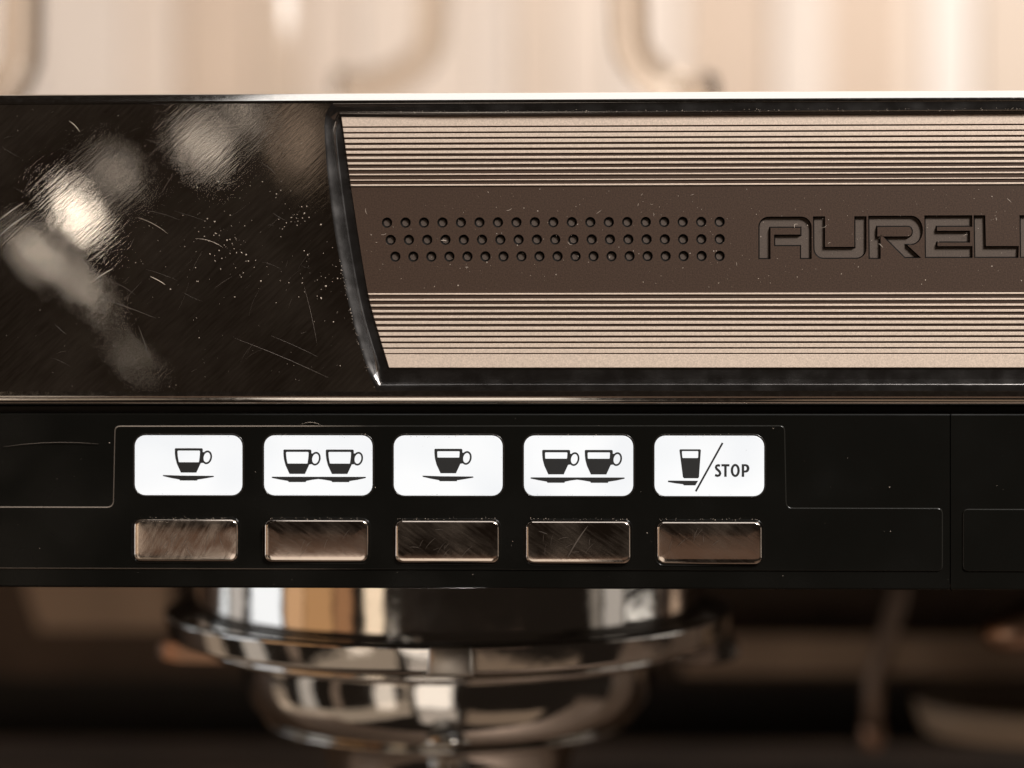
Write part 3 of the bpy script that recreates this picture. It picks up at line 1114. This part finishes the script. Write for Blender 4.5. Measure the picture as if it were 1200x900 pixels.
for _ in range(18):
    x, y = rnd.uniform(425, 1200), rnd.uniform(224, 340)
    if x > px_left(y) + 6:
        fibre(x, y, PLATE_D, rnd.uniform(3, 8), rnd.uniform(0, 3.14), rnd.uniform(.35, .6), UP, rnd.uniform(-.7, .7))
for _ in range(60):
    ya, yb = rnd.choice(ridges)
    fleck(rnd.uniform(460, 1200), (ya + yb) / 2, PLATE_D - 1.4, rnd.uniform(.25, .6), UP)
for _ in range(150):
    x, y = rnd.uniform(0, 1200), rnd.uniform(487, 686)
    if any(a - 3 < x < b + 3 and 507 < y < 663 for a, b in windows):
        continue
    if x > 900 and rnd.random() < .6:
        continue
    fleck(x, y, FACE - 0.05, rnd.choice((.2, .25, .3, .35, .5, .8)), 526)
for x0, x1 in windows:                     # grit caught along the window edges
    for _ in range(26):
        fleck(rnd.uniform(x0 + 6, x1 - 6), 509.6 + rnd.gauss(0, .6), FACE - 0.7, rnd.uniform(.2, .55), 526)
for x0, x1 in keys:
    for _ in range(30):
        fleck(rnd.uniform(x0 + 3, x1 - 3), 608 + rnd.gauss(0, .8), FACE - 2.0, rnd.uniform(.25, .7), 526)
for _ in range(160):
    fleck(rnd.uniform(420, 1230), 131.5 + rnd.gauss(0, .9), 1.4, rnd.uniform(.25, .7), UP)
for _ in range(50):
    t = rnd.random()
    y = 300 + t * 158
    fleck(smooth_interp(outer_left, y) + rnd.gauss(0, 1.2), y, 0.0, rnd.uniform(.3, .8), UP)
for a in ((0, 0),):
    fibre(13, 246, 0, 34, -0.62, .9, UP, .1); fibre(15, 262, 0, 50, -0.66, .7, UP, .1)
    fibre(246, 282, 0, 34, .32, .5, UP, .3); fibre(88, 146, 0, 18, .8, .7, UP, .3); fibre(180, 262, 0, 40, .5, .35, UP, .2)
    fibre(122, 320, 0, 24, -.55, .9, UP, .1); fibre(185, 328, 0, 20, .5, .9, UP, .1)
    fibre(931, 265, PLATE_D + 1, 8, -1.0, 1.0, UP, 1.6); fibre(365, 495, FACE, 26, .06, .4, 526, .5)
    fibre(520, 282, PLATE_D, 7, .1, 1.3, UP)
dust = mb.build('dust', DUST)
tag(dust, 'pale dust flecks and fibres scattered over plate, steel and panel', 'dust', 'stuff')

mb = MB()
for _ in range(80):                       # wiping scratches, mostly rising to the right
    x, y = rnd.uniform(0, 380), rnd.uniform(125, 455)
    ln = rnd.choice((8, 12, 18, 26, 40))
    ang = rnd.gauss(-0.75, 0.28) if rnd.random() < .62 else rnd.gauss(0.42, 0.2)
    ex = x + ln * .6
    if ex > smooth_interp(outer_left, y) - 8 or y - ln * .6 < 122 or y + ln * .6 > 457:
        continue
    fibre(x, y, 0, ln, ang, rnd.uniform(.10, .24), UP, rnd.uniform(-.25, .25))
for x, y, ln, ang, w in ((168, 398, 34, 1.25, .4), (330, 418, 120, .40, .45), (345, 405, 60, .42, .3), (150, 360, 70, .35, .35), (262, 330, 26, -.6, .4), (365, 370, 70, 1.35, .4)):
    fibre(x, y, 0, ln, ang, w, UP, .05)
for i, (x0, x1) in enumerate(keys):
    for _ in range(10 if i else 26):
        x, y = rnd.uniform(x0 + 14, x1 - 14), rnd.uniform(620, 650)
        fibre(x, y, FACE - 5.6, rnd.uniform(6, 22), rnd.gauss(-.9, .5), rnd.uniform(.15, .4), 526, .2)
fibre(676, 634, FACE - 5.6, 44, -1.0, 1.6, 526, .1)
fibre(60, 519, FACE, 112, -.03, .8, 526, .12)
sc = mb.build('scratches', SCRATCH, machine)
sc['kind'] = 'stuff'

# dark grime caught along the window and key edges
keep = mb
mb = MB()
for x0, x1 in windows:
    for _ in range(30):
        fleck(rnd.uniform(x0 + 5, x1 - 5), 511.2 + abs(rnd.gauss(0, .7)), FACE - 0.72, rnd.uniform(.15, .5), 526)
    for _ in range(10):
        fleck(rnd.choice((x0 + 1.2, x1 - 1.2)) + rnd.gauss(0, .3), rnd.uniform(520, 572), FACE - 0.72, rnd.uniform(.12, .4), 526)
    for _ in range(9):
        fleck(rnd.uniform(x0 + 8, x1 - 8), 580.0 - abs(rnd.gauss(0, .5)), FACE - 0.72, rnd.uniform(.15, .5), 526)
    for _ in range(5):
        fleck(rnd.uniform(x0 + 8, x1 - 8), rnd.uniform(515, 577), FACE - 0.72, rnd.uniform(.12, .35), 526)
gr = mb.build('grime', GRIME)
tag(gr, 'dark grime specks along the edges of the lit windows', 'grime', 'stuff')
